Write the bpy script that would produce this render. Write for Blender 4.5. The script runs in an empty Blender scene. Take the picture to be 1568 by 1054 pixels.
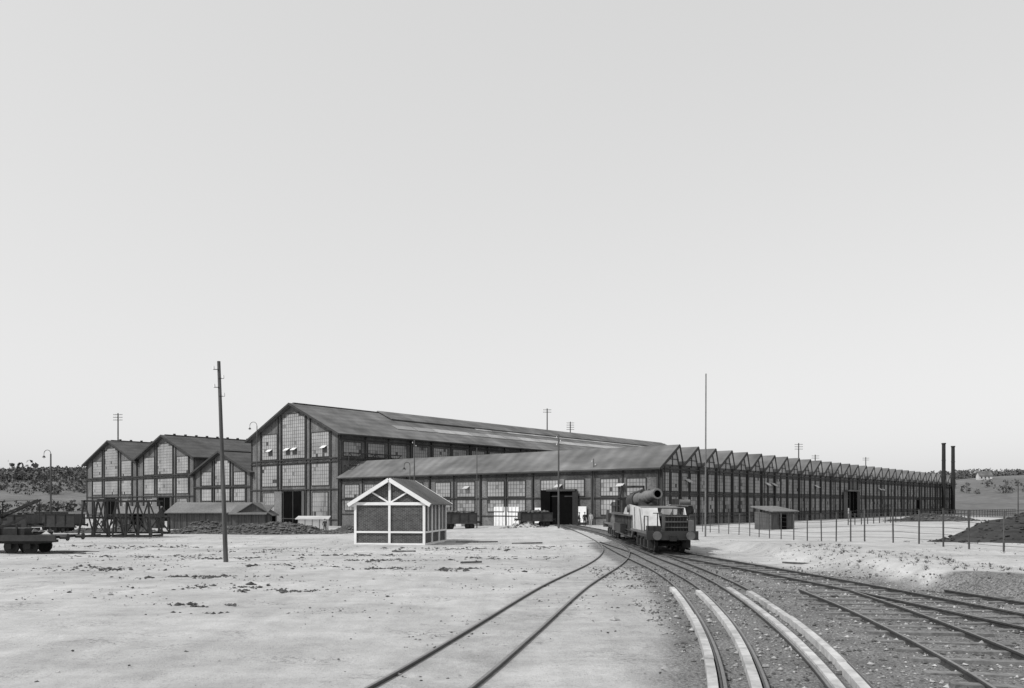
import bpy, math, random
from mathutils import Vector, Matrix, noise
R=random.Random(7)
scene=bpy.context.scene
rad=math.radians
# ---------------------------------------------------------------- materials
MATS={}
def mat(name,c,rough=.85,var=.25,scale=1.0,bump=.0,kind=None,c2=None,metal=0.0,stretch=(1,1,1),spec=.25,grime=1.0):
    if name in MATS: return MATS[name]
    m=bpy.data.materials.new(name); m.use_nodes=True
    nt=m.node_tree; N=nt.nodes; L=nt.links
    bs=N['Principled BSDF']; bs.inputs['Roughness'].default_value=rough; bs.inputs['Metallic'].default_value=metal
    bs.inputs['Specular IOR Level'].default_value=spec
    tc=N.new('ShaderNodeTexCoord'); mp=N.new('ShaderNodeMapping'); mp.inputs['Scale'].default_value=stretch
    L.new(tc.outputs['Object'],mp.inputs['Vector'])
    n1=N.new('ShaderNodeTexNoise'); n1.inputs['Scale'].default_value=scale; n1.inputs['Detail'].default_value=8; n1.inputs['Roughness'].default_value=.65
    L.new(mp.outputs[0],n1.inputs['Vector'])
    rp=N.new('ShaderNodeValToRGB')
    lo=c*(1-var); hi=c*(1+var)
    rp.color_ramp.elements[0].position=.3; rp.color_ramp.elements[1].position=.7
    rp.color_ramp.elements[0].color=(lo,lo,lo,1); rp.color_ramp.elements[1].color=(hi,hi,hi,1)
    L.new(n1.outputs['Fac'],rp.inputs['Fac'])
    out=rp.outputs['Color']
    if kind=='brick':
        sx=N.new('ShaderNodeSeparateXYZ'); L.new(tc.outputs['Object'],sx.inputs[0])
        ad=N.new('ShaderNodeMath'); L.new(sx.outputs[0],ad.inputs[0]); L.new(sx.outputs[1],ad.inputs[1])
        cb=N.new('ShaderNodeCombineXYZ'); L.new(ad.outputs[0],cb.inputs[0]); L.new(sx.outputs[2],cb.inputs[1])
        bt=N.new('ShaderNodeTexBrick'); bt.inputs['Scale'].default_value=1
        bt.inputs['Brick Width'].default_value=.26; bt.inputs['Row Height'].default_value=.085; bt.inputs['Mortar Size'].default_value=.009
        bt.inputs['Color1'].default_value=(.6,.6,.6,1); bt.inputs['Color2'].default_value=(1.3,1.3,1.3,1); v=c2 or 2.2
        bt.inputs['Mortar'].default_value=(v,v,v,1)
        L.new(cb.outputs[0],bt.inputs['Vector'])
        mx=N.new('ShaderNodeMix'); mx.data_type='RGBA'; mx.blend_type='MULTIPLY'; mx.inputs['Factor'].default_value=1
        L.new(out,mx.inputs['A']); L.new(bt.outputs['Color'],mx.inputs['B']); out=mx.outputs['Result']
    if kind in('boards','tiles'):
        wv=N.new('ShaderNodeTexWave'); wv.inputs['Scale'].default_value=(c2 or 1.2); wv.inputs['Distortion'].default_value=.6
        wv.bands_direction='Y' if kind=='tiles' else 'DIAGONAL'
        if kind=='boards':
            m2=N.new('ShaderNodeMapping'); m2.inputs['Scale'].default_value=(1,1,0); L.new(tc.outputs['Object'],m2.inputs['Vector']); L.new(m2.outputs[0],wv.inputs['Vector'])
        else: L.new(tc.outputs['Object'],wv.inputs['Vector'])
        mr=N.new('ShaderNodeMapRange'); mr.inputs['To Min'].default_value=.9; mr.inputs['To Max'].default_value=1.06
        L.new(wv.outputs['Fac'],mr.inputs['Value'])
        mx=N.new('ShaderNodeMix'); mx.data_type='RGBA'; mx.blend_type='MULTIPLY'; mx.inputs['Factor'].default_value=1
        L.new(out,mx.inputs['A']); L.new(mr.outputs[0],mx.inputs['B']); out=mx.outputs['Result']
    n2=N.new('ShaderNodeTexNoise'); n2.inputs['Scale'].default_value=.22; n2.inputs['Detail'].default_value=5
    L.new(tc.outputs['Object'],n2.inputs['Vector'])
    mr=N.new('ShaderNodeMapRange'); mr.inputs['From Min'].default_value=.3; mr.inputs['From Max'].default_value=.7; mr.inputs['To Min'].default_value=1-.25*grime; mr.inputs['To Max'].default_value=1+.2*grime
    L.new(n2.outputs['Fac'],mr.inputs['Value'])
    mx=N.new('ShaderNodeMix'); mx.data_type='RGBA'; mx.blend_type='MULTIPLY'; mx.inputs['Factor'].default_value=1
    L.new(out,mx.inputs['A']); L.new(mr.outputs[0],mx.inputs['B']); out=mx.outputs['Result']
    L.new(out,bs.inputs['Base Color'])
    if bump:
        b=N.new('ShaderNodeBump'); b.inputs['Strength'].default_value=bump; b.inputs['Distance'].default_value=.05
        L.new(n1.outputs['Fac'],b.inputs['Height']); L.new(b.outputs[0],bs.inputs['Normal'])
    MATS[name]=m; return m
M_wall=mat('dark_brick_wall',.108,kind='brick',scale=.8,var=.4,c2=1.6,stretch=(1,1,.2),grime=1.3)
M_wall2=mat('weathered_boarding',.08,kind='boards',scale=1.5,var=.3,c2=.9)
M_frame=mat('tarred_steel_frame',.042,rough=.7)
M_roof=mat('felt_roof',.125,kind='tiles',scale=.35,var=.28,c2=.16,bump=.2,stretch=(1,.35,1),grime=1.4)
M_roofd=mat('dark_felt_roof',.07,kind='tiles',scale=.5,var=.25,c2=.16)
M_sky=mat('rooflight_glass',.30,rough=.5,scale=.6,var=.2)
M_p1=mat('pane_painted_sky',.28,rough=.35,scale=.25,var=.22)  # sky reflection painted into the pale base colour
M_p2=mat('pane_mid',.17,rough=.3,scale=.25,var=.2)
M_p3=mat('pane_dark',.05,rough=.25)
M_pg=mat('gable_pane_painted_sky',.31,rough=.4,scale=.3,var=.14)  # pale base colour carries a painted sky reflection, near uniform
M_bar=mat('glazing_bar',.12,rough=.8)
M_dark=mat('painted_interior_shade',.006,rough=1,spec=0)  # near-black colour painted as the shade inside openings
M_white=mat('white_paint',.70,rough=.6,var=.08,scale=3,grime=.4)
M_whd=mat('whitewashed_boards',.45,rough=.7,var=.15,scale=2)
M_kbrick=mat('kiosk_brick',.05,kind='brick',scale=4,var=.25,c2=3.6)
M_wood=mat('old_wood',.08,scale=5,var=.45,stretch=(1,1,.1),bump=.2)
M_woodl=mat('grey_timber',.15,scale=4,var=.35)
M_kroof=mat('kiosk_roofing',.12,scale=4,var=.3)
M_tie=mat('sleeper_timber',.15,scale=6,var=.5,bump=.3)
M_rail=mat('rail_steel',.05,rough=.5,scale=8,var=.4)
M_railt=mat('worn_rail_head',.14,rough=.4,scale=8,var=.3)
M_beam=mat('pale_beam',.38,scale=3,var=.35,bump=.3)
M_iron=mat('dark_iron',.022,rough=.55,scale=4,var=.4)
M_gun=mat('gun_grey_paint',.11,rough=.5,scale=2,var=.35)
M_gund=mat('gun_dark_paint',.035,rough=.5,scale=2,var=.35)
M_gunl=mat('gun_light_paint',.42,rough=.5,scale=1.5,var=.25)
M_rub=mat('rubble',.09,scale=3,var=.7,bump=.3)
M_clod=mat('dark_clods',.055,scale=4,var=.5)
M_stone=mat('pale_stones',.30,scale=6,var=.4)
M_weed=mat('weeds',.06,scale=9,var=.4)
M_leaf=mat('foliage',.11,scale=.05,var=.2)
M_hill=mat('hill_fields',.12,scale=.012,var=.3)
M_cloth=mat('dark_cloth',.04,scale=5)
M_cloth2=mat('light_cloth',.3,scale=5)
M_skin=mat('skin',.35,scale=5,var=.05)
M_earth=mat('dark_earth',.035,scale=1.2,var=.5,bump=.6)
# ---------------------------------------------------------------- mesh helper
def link(o,parent=None):
    scene.collection.objects.link(o)
    if parent: o.parent=parent
    return o
def empty(name,loc=(0,0,0),rz=0):
    e=bpy.data.objects.new(name,None); e.location=loc; e.rotation_euler=(0,0,rz); e.empty_display_size=.5
    return link(e)
class MB:
    def __init__(s): s.v=[];s.f=[];s.m=[];s.ms=[]
    def mi(s,m):
        if m not in s.ms: s.ms.append(m)
        return s.ms.index(m)
    def add(s,vs,fs,m):
        o=len(s.v); s.v+=[tuple(x) for x in vs]; k=s.mi(m)
        for f in fs: s.f.append(tuple(i+o for i in f)); s.m.append(k)
    def box(s,x0,x1,y0,y1,z0,z1,m):
        s.add([(x0,y0,z0),(x1,y0,z0),(x1,y1,z0),(x0,y1,z0),(x0,y0,z1),(x1,y0,z1),(x1,y1,z1),(x0,y1,z1)],
          [(0,3,2,1),(4,5,6,7),(0,1,5,4),(1,2,6,5),(2,3,7,6),(3,0,4,7)],m)
    def poly(s,vs,m): s.add(vs,[tuple(range(len(vs)))],m)
    def extr(s,vs,d,m):
        d=Vector(d); n=len(vs); vs=[Vector(q) for q in vs]
        w=vs+[q+d for q in vs]
        fs=[tuple(range(n-1,-1,-1)),tuple(range(n,2*n))]+[(i,(i+1)%n,n+(i+1)%n,n+i) for i in range(n)]
        s.add(w,fs,m)
    def beam(s,p,q,w,h,m):
        p=Vector(p);q=Vector(q);d=(q-p).normalized()
        up=Vector((0,0,1)) if abs(d.z)<.95 else Vector((0,1,0))
        sx=d.cross(up).normalized()*w/2; sz=sx.cross(d).normalized()*h/2
        vs=[p-sx-sz,p+sx-sz,p+sx+sz,p-sx+sz,q-sx-sz,q+sx-sz,q+sx+sz,q-sx+sz]
        s.add(vs,[(3,2,1,0),(4,5,6,7),(0,1,5,4),(1,2,6,5),(2,3,7,6),(3,0,4,7)],m)
    def cyl(s,p,q,r0,r1,m,n=12):
        p=Vector(p);q=Vector(q);d=(q-p).normalized()
        up=Vector((0,0,1)) if abs(d.z)<.95 else Vector((0,1,0))
        a=d.cross(up).normalized();b=a.cross(d)
        vs=[];
        for c,r in((p,r0),(q,r1)):
            for i in range(n):
                t=2*math.pi*i/n; vs.append(c+a*r*math.cos(t)+b*r*math.sin(t))
        s.add(vs,[tuple(range(n)),tuple(range(2*n-1,n-1,-1))]+[(i,n+i,n+(i+1)%n,(i+1)%n) for i in range(n)],m)
    def stone(s,c,r,m,flat=.6):
        c=Vector(c); vs=[]
        for d in((1,0,0),(-1,0,0),(0,1,0),(0,-1,0),(0,0,1),(0,0,-1)):
            k=r*R.uniform(.6,1.25); vs.append(c+Vector((d[0]*k+R.uniform(-.3,.3)*r,d[1]*k+R.uniform(-.3,.3)*r,d[2]*k*flat)))
        s.add(vs,[(0,2,4),(2,1,4),(1,3,4),(3,0,4),(2,0,5),(1,2,5),(3,1,5),(0,3,5)],m)
    def obj(s,name,parent=None,smooth=False,loc=None):
        me=bpy.data.meshes.new(name); me.from_pydata(s.v,[],s.f)
        for m in s.ms: me.materials.append(m)
        me.polygons.foreach_set('material_index',s.m)
        if smooth: me.polygons.foreach_set('use_smooth',[True]*len(s.f))
        me.update()
        o=bpy.data.objects.new(name,me)
        if loc: o.location=loc
        return link(o,parent)
def S(t): t=max(0,min(1,t)); return t*t*(3-2*t)
# ---------------------------------------------------------------- tracks layout (metres)
def crom(pts,step=.5):
    P=[Vector((p[0],p[1],0)) for p in pts]; P=[2*P[0]-P[1]]+P+[2*P[-1]-P[-2]]
    out=[]
    for i in range(1,len(P)-2):
        n=max(2,int((P[i+1]-P[i]).length/step))
        for k in range(n):
            t=k/n;a,b,c,d=P[i-1],P[i],P[i+1],P[i+2]
            out.append(.5*((2*b)+(-a+c)*t+(2*a-5*b+4*c-d)*t*t+(-a+3*b-3*c+d)*t**3))
    out.append(P[-2]); return out
T_A=crom([(-4.2,3),(-2.6,7.5),(-1.33,12.4),(-.26,17.4),(1.75,27.1),(4.2,37),(5.6,44.3),(6.5,52),(6.95,62),(7.1,80),(6.95,100),(6.9,110)])
T_B=crom([(1.2,3),(2.6,7),(4.0,12.4),(5.1,18.5),(6.05,26.1),(6.5,33),(6.55,40),(6.6,46),(6.75,54)])
T_B2=crom([(1.9,3),(3.2,7),(4.65,12.5),(5.8,18.5),(6.75,26.1),(7.15,33),(7.3,40),(7.4,46),(7.0,58)])
T_C2=crom([(12.1,5),(12.1,13),(11.7,20),(11.1,27),(10.3,33.5),(9.25,41),(8.6,48),(8.7,58),(8.85,70),(8.4,85),(7.1,104)])
T_C1=crom([(5.8,3),(7.1,9),(8.2,13.8),(9.2,20),(9.75,25.5)])
T_D=crom([(16.5,5),(15.9,13),(15.0,20),(14.2,25.5)])
def dist(x,y,T):
    return min((p.x-x)**2+(p.y-y)**2 for p in T)**.5
def gz(x,y):
    z=-1.1*S((15-x)/42)*S((y-66)/50)
    bank=S((x-13.0-.6*noise.noise(Vector((x*.3,y*.25,3)))-(1.3 if y<28 else 0)*S((28-y)/6)*1.6)/1.5)*S((66-y)/25)
    z+=.6*bank
    z+=.10*noise.noise(Vector((x*.12,y*.12,0)))*S((abs(x-5)-8)/10)
    return z
# ---------------------------------------------------------------- ground
def axis(segs):
    out=[]
    for a,b,n in segs:
        out+=[a+(b-a)*i/n for i in range(n)]
    out.append(segs[-1][1]); return out
xs=axis([(-3000,-400,13),(-400,-100,20),(-100,-30,35),(-30,30,200),(30,100,35),(100,400,20),(400,3000,13)])
ys=axis([(-200,0,10),(0,60,200),(60,140,80),(140,400,26),(400,3500,20)])
vs=[];bal=[];gr=[]
tn=[T_B[::2],T_B2[::2],T_C2[::2],T_C1[::2],T_D[::2]]
for y in ys:
    for x in xs:
        z=gz(x,y)
        b=0;
        if 0<=y<62 and -8<x<20:
            d=min(dist(x,y,t) for t in tn); b=S((2.4-d)/1.3)
            if y<36: b=max(b,.85*S((x-3.4-.06*y)/2)*S((14.4-x)/1.5)*S((38-y)/8))
            da=dist(x,y,T_A[::2]); b=max(b,.3*S((1.8-da)/1.0), .34*S((x-(-1))/4)*S((60-y)/20)*S((14-x)/3))
            z+=(.035*noise.noise(Vector((x*1.7,y*1.7,0)))+.05*noise.noise(Vector((x*.6,y*.6,5))))*(1 if d>1.6 and da>1.4 else 0)
        elif y<64: z+=.04*noise.noise(Vector((x*.9,y*.9,0)))+.05*noise.noise(Vector((x*.6,y*.6,5)))
        g=max(S((y-250)/60),S((x-70-.25*(y-100))/25)*S((y-20)/30),S((-x-135)/30), .6*S((x-24)/8)*S((y-30)/10)*S((x*1.1+38-y)/20))
        vs.append((x,y,z)); bal.append(b); gr.append(g)
nx=len(xs)
fs=[(j*nx+i,j*nx+i+1,(j+1)*nx+i+1,(j+1)*nx+i) for j in range(len(ys)-1) for i in range(nx-1)]
me=bpy.data.meshes.new('ground'); me.from_pydata(vs,[],fs)
for nm,dat in(('ballast',bal),('grass',gr)):
    at=me.attributes.new(nm,'FLOAT','POINT'); at.data.foreach_set('value',dat)
me.polygons.foreach_set('use_smooth',[True]*len(fs))
m=bpy.data.materials.new('sandy_ground'); m.use_nodes=True; nt=m.node_tree;N=nt.nodes;L=nt.links
bs=N['Principled BSDF']; bs.inputs['Roughness'].default_value=.95; bs.inputs['Specular IOR Level'].default_value=.1
tc=N.new('ShaderNodeTexCoord')
def nz(scale,det=6,ro=.6,st=None,rot=0):
    n=N.new('ShaderNodeTexNoise'); n.inputs['Scale'].default_value=scale; n.inputs['Detail'].default_value=det; n.inputs['Roughness'].default_value=ro
    if st:
        mp=N.new('ShaderNodeMapping'); mp.inputs['Scale'].default_value=st; mp.inputs['Rotation'].default_value=(0,0,rot); L.new(tc.outputs['Object'],mp.inputs['Vector']); L.new(mp.outputs[0],n.inputs['Vector'])
    else: L.new(tc.outputs['Object'],n.inputs['Vector'])
    return n.outputs['Fac']
def rmp(v,a,b,c,d):
    r=N.new('ShaderNodeMapRange'); r.inputs['From Min'].default_value=a;r.inputs['From Max'].default_value=b;r.inputs['To Min'].default_value=c;r.inputs['To Max'].default_value=d
    L.new(v,r.inputs['Value']); return r.outputs[0]
def mth(op,a,b):
    r=N.new('ShaderNodeMath'); r.operation=op
    for i,q in enumerate((a,b)):
        if isinstance(q,(int,float)): r.inputs[i].default_value=q
        else: L.new(q,r.inputs[i])
    return r.outputs[0]
def lerp(f,a,b):
    r=N.new('ShaderNodeMix'); r.data_type='FLOAT'
    for i,q in zip((0,2,3),(f,a,b)):
        if isinstance(q,(int,float)): r.inputs[i].default_value=q
        else: L.new(q,r.inputs[i])
    return r.outputs[0]
sand=rmp(nz(.09,9,.68,(1,1.6,1)),.34,.66,.33,.49)
sand=mth('MULTIPLY',sand,rmp(nz(1.3,8,.75),.3,.7,.82,1.12))
sand=mth('MULTIPLY',sand,rmp(nz(.55,6,.62,(2.2,.22,1),.35),.35,.65,.90,1.05))
sand=mth('MULTIPLY',sand,rmp(nz(.45,6,.6,(.25,2.0,1),.12),.35,.65,.93,1.05))
pt=rmp(nz(.32,8,.76,(1,1.2,1)),.53,.63,0,1)
sp=rmp(nz(8,4,.78),.48,.6,0,1)
sand=mth('MULTIPLY',sand,lerp(mth('MULTIPLY',pt,sp),1,.45))
sp2=rmp(nz(24,3,.65),.57,.68,1,.6)
sand=mth('MULTIPLY',sand,sp2)
grav=mth('MULTIPLY',rmp(nz(15,4,.9),.38,.62,.05,.29),rmp(nz(.8,6,.6),.3,.7,.75,1.25))
ab=N.new('ShaderNodeAttribute'); ab.attribute_name='ballast'
ag=N.new('ShaderNodeAttribute'); ag.attribute_name='grass'
edge=mth('ADD',ab.outputs['Fac'],rmp(nz(1.1,8,.75),0,1,-.5,.5))
edge=rmp(edge,.2,.85,0,1)
edge=mth('MULTIPLY',edge,rmp(ab.outputs['Fac'],0,.15,0,1))
col=lerp(edge,sand,grav)
grs=rmp(nz(.05,8,.7),.3,.7,.06,.14)
ge=rmp(mth('ADD',ag.outputs['Fac'],rmp(nz(.15,8,.7),0,1,-.3,.3)),.3,.7,0,1); ge=mth('MULTIPLY',ge,rmp(ag.outputs['Fac'],0,.1,0,1))
col=lerp(ge,col,grs)
L.new(col,bs.inputs['Base Color'])
bp=N.new('ShaderNodeBump'); bp.inputs['Strength'].default_value=.7; bp.inputs['Distance'].default_value=.08
L.new(mth('ADD',nz(2.2,10,.78),mth('MULTIPLY',nz(14,4,.7),mth('ADD',edge,.25))),bp.inputs['Height']); L.new(bp.outputs[0],bs.inputs['Normal'])
me.materials.append(m)
ground=link(bpy.data.objects.new('ground',me))
# ---------------------------------------------------------------- railway tracks
def offs(T,o):
    out=[]
    for i,p in enumerate(T):
        d=(T[min(i+1,len(T)-1)]-T[max(i-1,0)]).normalized(); n=Vector((d.y,-d.x,0)); out.append(p+n*o)
    return out
def sweep(B,T,o,w,z0,z1,m):
    A=offs(T,o-w/2);C=offs(T,o+w/2); vs=[];
    for a,c in zip(A,C): vs+=[(a.x,a.y,z0),(c.x,c.y,z0),(c.x,c.y,z1),(a.x,a.y,z1)]
    fs=[(0,1,2,3)]
    for i in range(len(A)-1):
        k=4*i
        fs+=[(k+j,k+(j+1)%4,k+4+(j+1)%4,k+4+j) for j in range(4)]
    B.add(vs,fs,m)
def track(name,T,ties=True,zt=.0,zr=.0):
    e=empty(name); B=MB()
    for s in(-.7525,.7525):
        sweep(B,T,s,.12,zr+.0,zr+.025,M_rail); sweep(B,T,s,.02,zr+.025,zr+.10,M_rail); sweep(B,T,s,.066,zr+.10,zr+.136,M_rail)
        sweep(B,T,s,.05,zr+.1365,zr+.14,M_railt)
    B.obj('rails',e)
    if ties:
        B=MB(); acc=0
        for i in range(1,len(T)):
            seg=T[i]-T[i-1]; acc+=seg.length
            if acc>=.62:
                acc=0; d=seg.normalized(); n=Vector((d.y,-d.x,0)); c=T[i]+n*R.uniform(-.1,.1)
                d2=(d+n*R.uniform(-.05,.05)).normalized(); n=Vector((d2.y,-d2.x,0))
                zz=zt+R.uniform(-.025,.015); l=1.26
                B.beam(c-n*l+Vector((0,0,zz-.03)),c+n*l+Vector((0,0,zz-.03)),.23,.14,M_tie)
        B.obj('sleepers',e)
    return e
track('railway_track',T_A,ties=True,zt=-.075,zr=-.075)
track('railway_track',T_C2,zt=.01,zr=-.015)
track('railway_track',T_C1,zt=.01,zr=-.015)
track('railway_track',T_D,zt=.01,zr=-.015)
wb=[p for p in T_B if p.y<26.3]; wb2=[p for p in T_B2 if p.y<26.0]
e1=track('railway_track',T_B,ties=True,zt=-.06,zr=-.05)
e2=track('railway_track',T_B2,ties=False,zr=-.05)
for e,t,oo in((e1,wb,(-.93,.86)),(e2,wb2,(-.91,.62))):
    B=MB()
    for s in oo:
        i=0
        while i<len(t)-2:
            j=min(len(t),i+12)
            sweep(B,t[i:j],s+R.uniform(-.008,.008),.15,.0,.13+R.uniform(-.008,.008),M_beam); i+=11
    for s in oo: sweep(B,t,s+.12,.03,.0,.10,M_rail)
    B.obj('running_beams',e)
# ---------------------------------------------------------------- buildings (works frame: x=a axis, y=b axis)
CX,CY=18.1,100.0; ROT=math.atan2(.764,.645)
def W(s,t,z=0):
    c,sn=math.cos(ROT),math.sin(ROT); return (CX+s*c-t*sn,CY+s*sn+t*c,z)
def wb_(B,ax,fx,u0,u1,z0,z1,d0,d1,m):
    if ax=='x': B.box(fx-d1,fx-d0,u0,u1,z0,z1,m)
    else: B.box(u0,u1,fx-d1,fx-d0,z0,z1,m)
def window(B,ax,fx,u0,u1,z0,z1,nx,nz,top=None,pl=.9,pm=None):
    pm=pm or M_p1
    du=(u1-u0)/nx; dz=(z1-z0)/nz
    for i in range(nx):
        for j in range(nz):
            a,b=u0+i*du,u0+(i+1)*du; c,d=z0+j*dz,z0+(j+1)*dz
            if top and d>top((a+b)/2): continue
            r=R.random(); mm=pm if r<pl else (M_p2 if r<pl+(1-pl)*.7 else M_p3)
            x=fx-.05-R.uniform(0,.012)
            if ax=='x': B.poly([(x,a,c),(x,a,d),(x,b,d),(x,b,c)],mm)
            else: B.poly([(a,x,c),(b,x,c),(b,x,d),(a,x,d)],mm)
    for i in range(nx+1):
        u=u0+i*du; zt=min(z1,top(u)) if top else z1; w=.06 if i in(0,nx) else .025
        wb_(B,ax,fx,u-w,u+w,z0,zt,.0,.11 if w>.05 else .085,M_bar if w<.05 else M_frame)
    for j in range(nz+1):
        z=z0+j*dz; w=.06 if j in(0,nz) else .022
        ua,ub=u0,u1
        if top:
            while ua<ub and top(ua)<z: ua+=.1
            while ub>ua and top(ub)<z: ub-=.1
            if ub-ua<.2: continue
        wb_(B,ax,fx,ua,ub,z-w,z+w,.0,.125 if w>.05 else .078,M_bar if w<.05 else M_frame)
def hall(name,y0,y1,ez,pz,ln,zb,sideL=True,vents=True,door=None,roofm=None,big=False):
    e=empty(name,(CX,CY,0),ROT); w=y1-y0; ym=(y0+y1)/2; roofm=roofm or M_roofd
    B=MB()
    prof=[(0,y0,zb-2),(0,y1,zb-2),(0,y1,ez),(0,ym,pz-.05),(0,y0,ez)]
    B.extr(prof,(ln,0,0),M_wall); B.obj('walls',e)
    B=MB(); sl=(pz-ez)/(ym-y0); ov=.9; th=.22
    for sg,ye in((-1,y0),(1,y1)):
        a=(ye+sg*ov,ez-sl*ov)
        pts=[(-ov,a[0],a[1]+.05),(-ov,ym,pz+.05),(-ov,ym,pz+.05+th),(-ov,a[0],a[1]+.05+th)]
        B.extr(pts,(ln+2*ov,0,0),roofm)
        pts=[(-ov-.1,a[0],a[1]-.08),(-ov-.1,ym,pz-.08),(-ov-.1,ym,pz+.3),(-ov-.1,a[0],a[1]+.3)]
        B.extr(pts,(.09,0,0),M_frame)
        B.beam((-ov,a[0]+sg*.08,a[1]+.1),(ln+ov,a[0]+sg*.08,a[1]+.1),.14,.2,M_frame)
    B.beam((0,ym,pz+.34),(ln,ym,pz+.34),.5,.12,roofm)
    if vents:
        x=2.0
        while x<ln-2:
            B.box(x,x+.4,ym-.25,ym+.25,pz+.35,pz+.68,M_frame); x+=2.6
    if big:
        for (f0,f1,s0,s1) in((.30,.45,17,ln-2),(.62,.68,44,ln-2)):
            x=s0
            while x<s1:
                yA=y0+(ym-y0)*f0; yB=y0+(ym-y0)*f1; zA=ez+(pz-ez)*f0+.31; zB=ez+(pz-ez)*f1+.31
                B.extr([(x,yA,zA),(x,yB,zB),(x,yB,zB+.06),(x,yA,zA+.06)],(5.2,0,0),M_sky if R.random()<.85 else M_p2)
                x+=5.4
        for sg in(-1,1):
            B.extr([(20,ym,pz+.5),(20,ym+sg*4.3,pz-1.4),(20,ym+sg*4.3,pz-1.25),(20,ym,pz+.65)],(ln-22,0,0),roofm)
            B.box(20,ln-2,ym+sg*4.1-.05,ym+sg*4.1+.05,pz-2.0,pz-1.35,M_p3)
    B.obj('roof',e)
    top=lambda u:(ez+(pz-ez)*(1-abs(u-ym)/(w/2)))-.75
    B=MB(); H=ez-zb
    z1=zb+H*.755; z2=zb+H*.685; z3=zb+H*.44; z4=zb+H*.40
    cols=[(.105,.29),(.365,.62),(.685,.865)]
    for k,(a,b) in enumerate(cols):
        u0,u1=y0+w*a,y0+w*b; n=max(4,int((u1-u0)/.62))
        tt=min(top(u0),top(u1)) if k!=1 else pz-1.6
        window(B,'x',0,u0,u1,z1,tt,n,max(4,int((tt-z1)/.6)),top,pl=.96,pm=M_pg)
        window(B,'x',0,u0,u1,z3,z2,n,max(3,int((z2-z3)/.65)),None,pl=.94,pm=M_pg)
        if k==2 or (k==0):
            window(B,'x',0,u0+.3,u1-.2,zb+1.6,z4-.5,n,5,None,pl=.85)
    if big:
        for u in(y0+3.4,y0+12.2,y0+14.4,y0+20):
            B.extr([(-.1,u,z1+1.9),(-.1,u+1.3,z1+1.9),(-.7,u+1.3,z1+1.5),(-.7,u,z1+1.5)],(0,0,.05),M_white)
            B.box(-.09,-.075,u,u+1.3,z1+.7,z1+1.85,M_p3)
    B.obj('windows',e)
    B=MB()
    for f in (0,.085,.305,.35,.635,.67,.88,1):
        u=y0+w*f+(.16 if f==0 else -.16 if f==1 else 0)
        B.box(-.2,0,u-.09,u+.09,zb-1,min(top(u)+.65,pz),M_frame)
    for z,d in((z1-.25,.23),(z2+.25,.23),(z4,.235),(zb+1.1,.18)):
        B.box(-d,0,y0+.01,y1-.01,z-.08,z+.08,M_frame)
    n=int(w/1.5)
    for i in range(n):
        ua=y0+w*i/n; ub=y0+w*(i+1)/n
        p,q=(z2+.3,z1-.3) if i%2==0 else (z1-.3,z2+.3)
        B.beam((-.28,ua,p),(-.28,ub,q),.05,.09,M_frame)
    B.obj('steel_frame',e)
    B=MB()
    a,b=y0+w*.37,y0+w*.615
    if door: a,b=y0+w*door[0],y0+w*door[1]
    B.box(-.10,0,a,b,zb-.5,z4-.3,M_dark)  # flat panel on the wall, doorway shade painted as black
    B.box(-.32,-.24,b+.05,b+(b-a)*.35,zb,z4-.3,M_woodl)
    B.box(-.32,-.24,a-.3,a+.5,zb,z4-.3,M_wood)
    for k in range(3):
        u=a+.3+k*(b-a-.6)/2; B.box(-.2,-.11,u-.08,u+.08,zb-.5,z4-.3,M_frame)
    B.obj('door',e)
    if sideL:
        B=MB(); bay=5.4; n=int(ln/bay)
        for i in range(n):
            x=i*bay+.5
            window(B,'y',y0,x+.3,x+4.2,ez-3.9,ez-1.4,7,4,None,pl=.9)
            B.box(x-.35,x-.15,y0-.22,y0,zb,ez-.2,M_frame)
        B.box(0,ln,y0-.3,y0,ez-4.5,ez-4.2,M_frame)
        B.box(0,ln,y0-.26,y0,ez-1.1,ez-.9,M_frame)
        for i in range(4):
            x=1+i*3
            B.beam((x,y0-1.3,ez-5.6),(x+3,y0-1.3,ez-3.4),.09,.14,M_frame)
            B.beam((x,y0-1.3,ez-3.4),(x+3,y0-1.3,ez-5.6),.06,.1,M_frame)
            B.beam((x,y0-1.3,ez-3.4),(x,y0,ez-3.4),.1,.14,M_frame); B.beam((x,y0-1.3,ez-5.6),(x,y0,ez-5.6),.1,.14,M_frame)
            B.beam((x,y0-1.3,ez-5.6),(x,y0-1.3,ez-3.4),.1,.1,M_frame)
        B.beam((.9,y0-1.3,ez-3.4),(13.1,y0-1.3,ez-3.4),.15,.2,M_frame);B.beam((.9,y0-1.3,ez-5.6),(13.1,y0-1.3,ez-5.6),.15,.2,M_frame)
        B.obj('side_windows',e)
    return e
T0=62.5; ZB=-1.1
hall('high_gabled_hall',T0,T0+27,14.9,20.8,135,ZB,vents=False,big=True,roofm=M_roof)
hall('low_gabled_hall',T0+27.05,T0+48.4,8.9,13.1,95,ZB,sideL=False,vents=False,door=(.25,.5))
hall('gabled_hall',T0+48.45,T0+74.2,12.6,17.6,95,ZB,sideL=False)
hall('gabled_hall',T0+74.25,T0+101.3,12.5,17.7,95,ZB,sideL=False)
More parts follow.
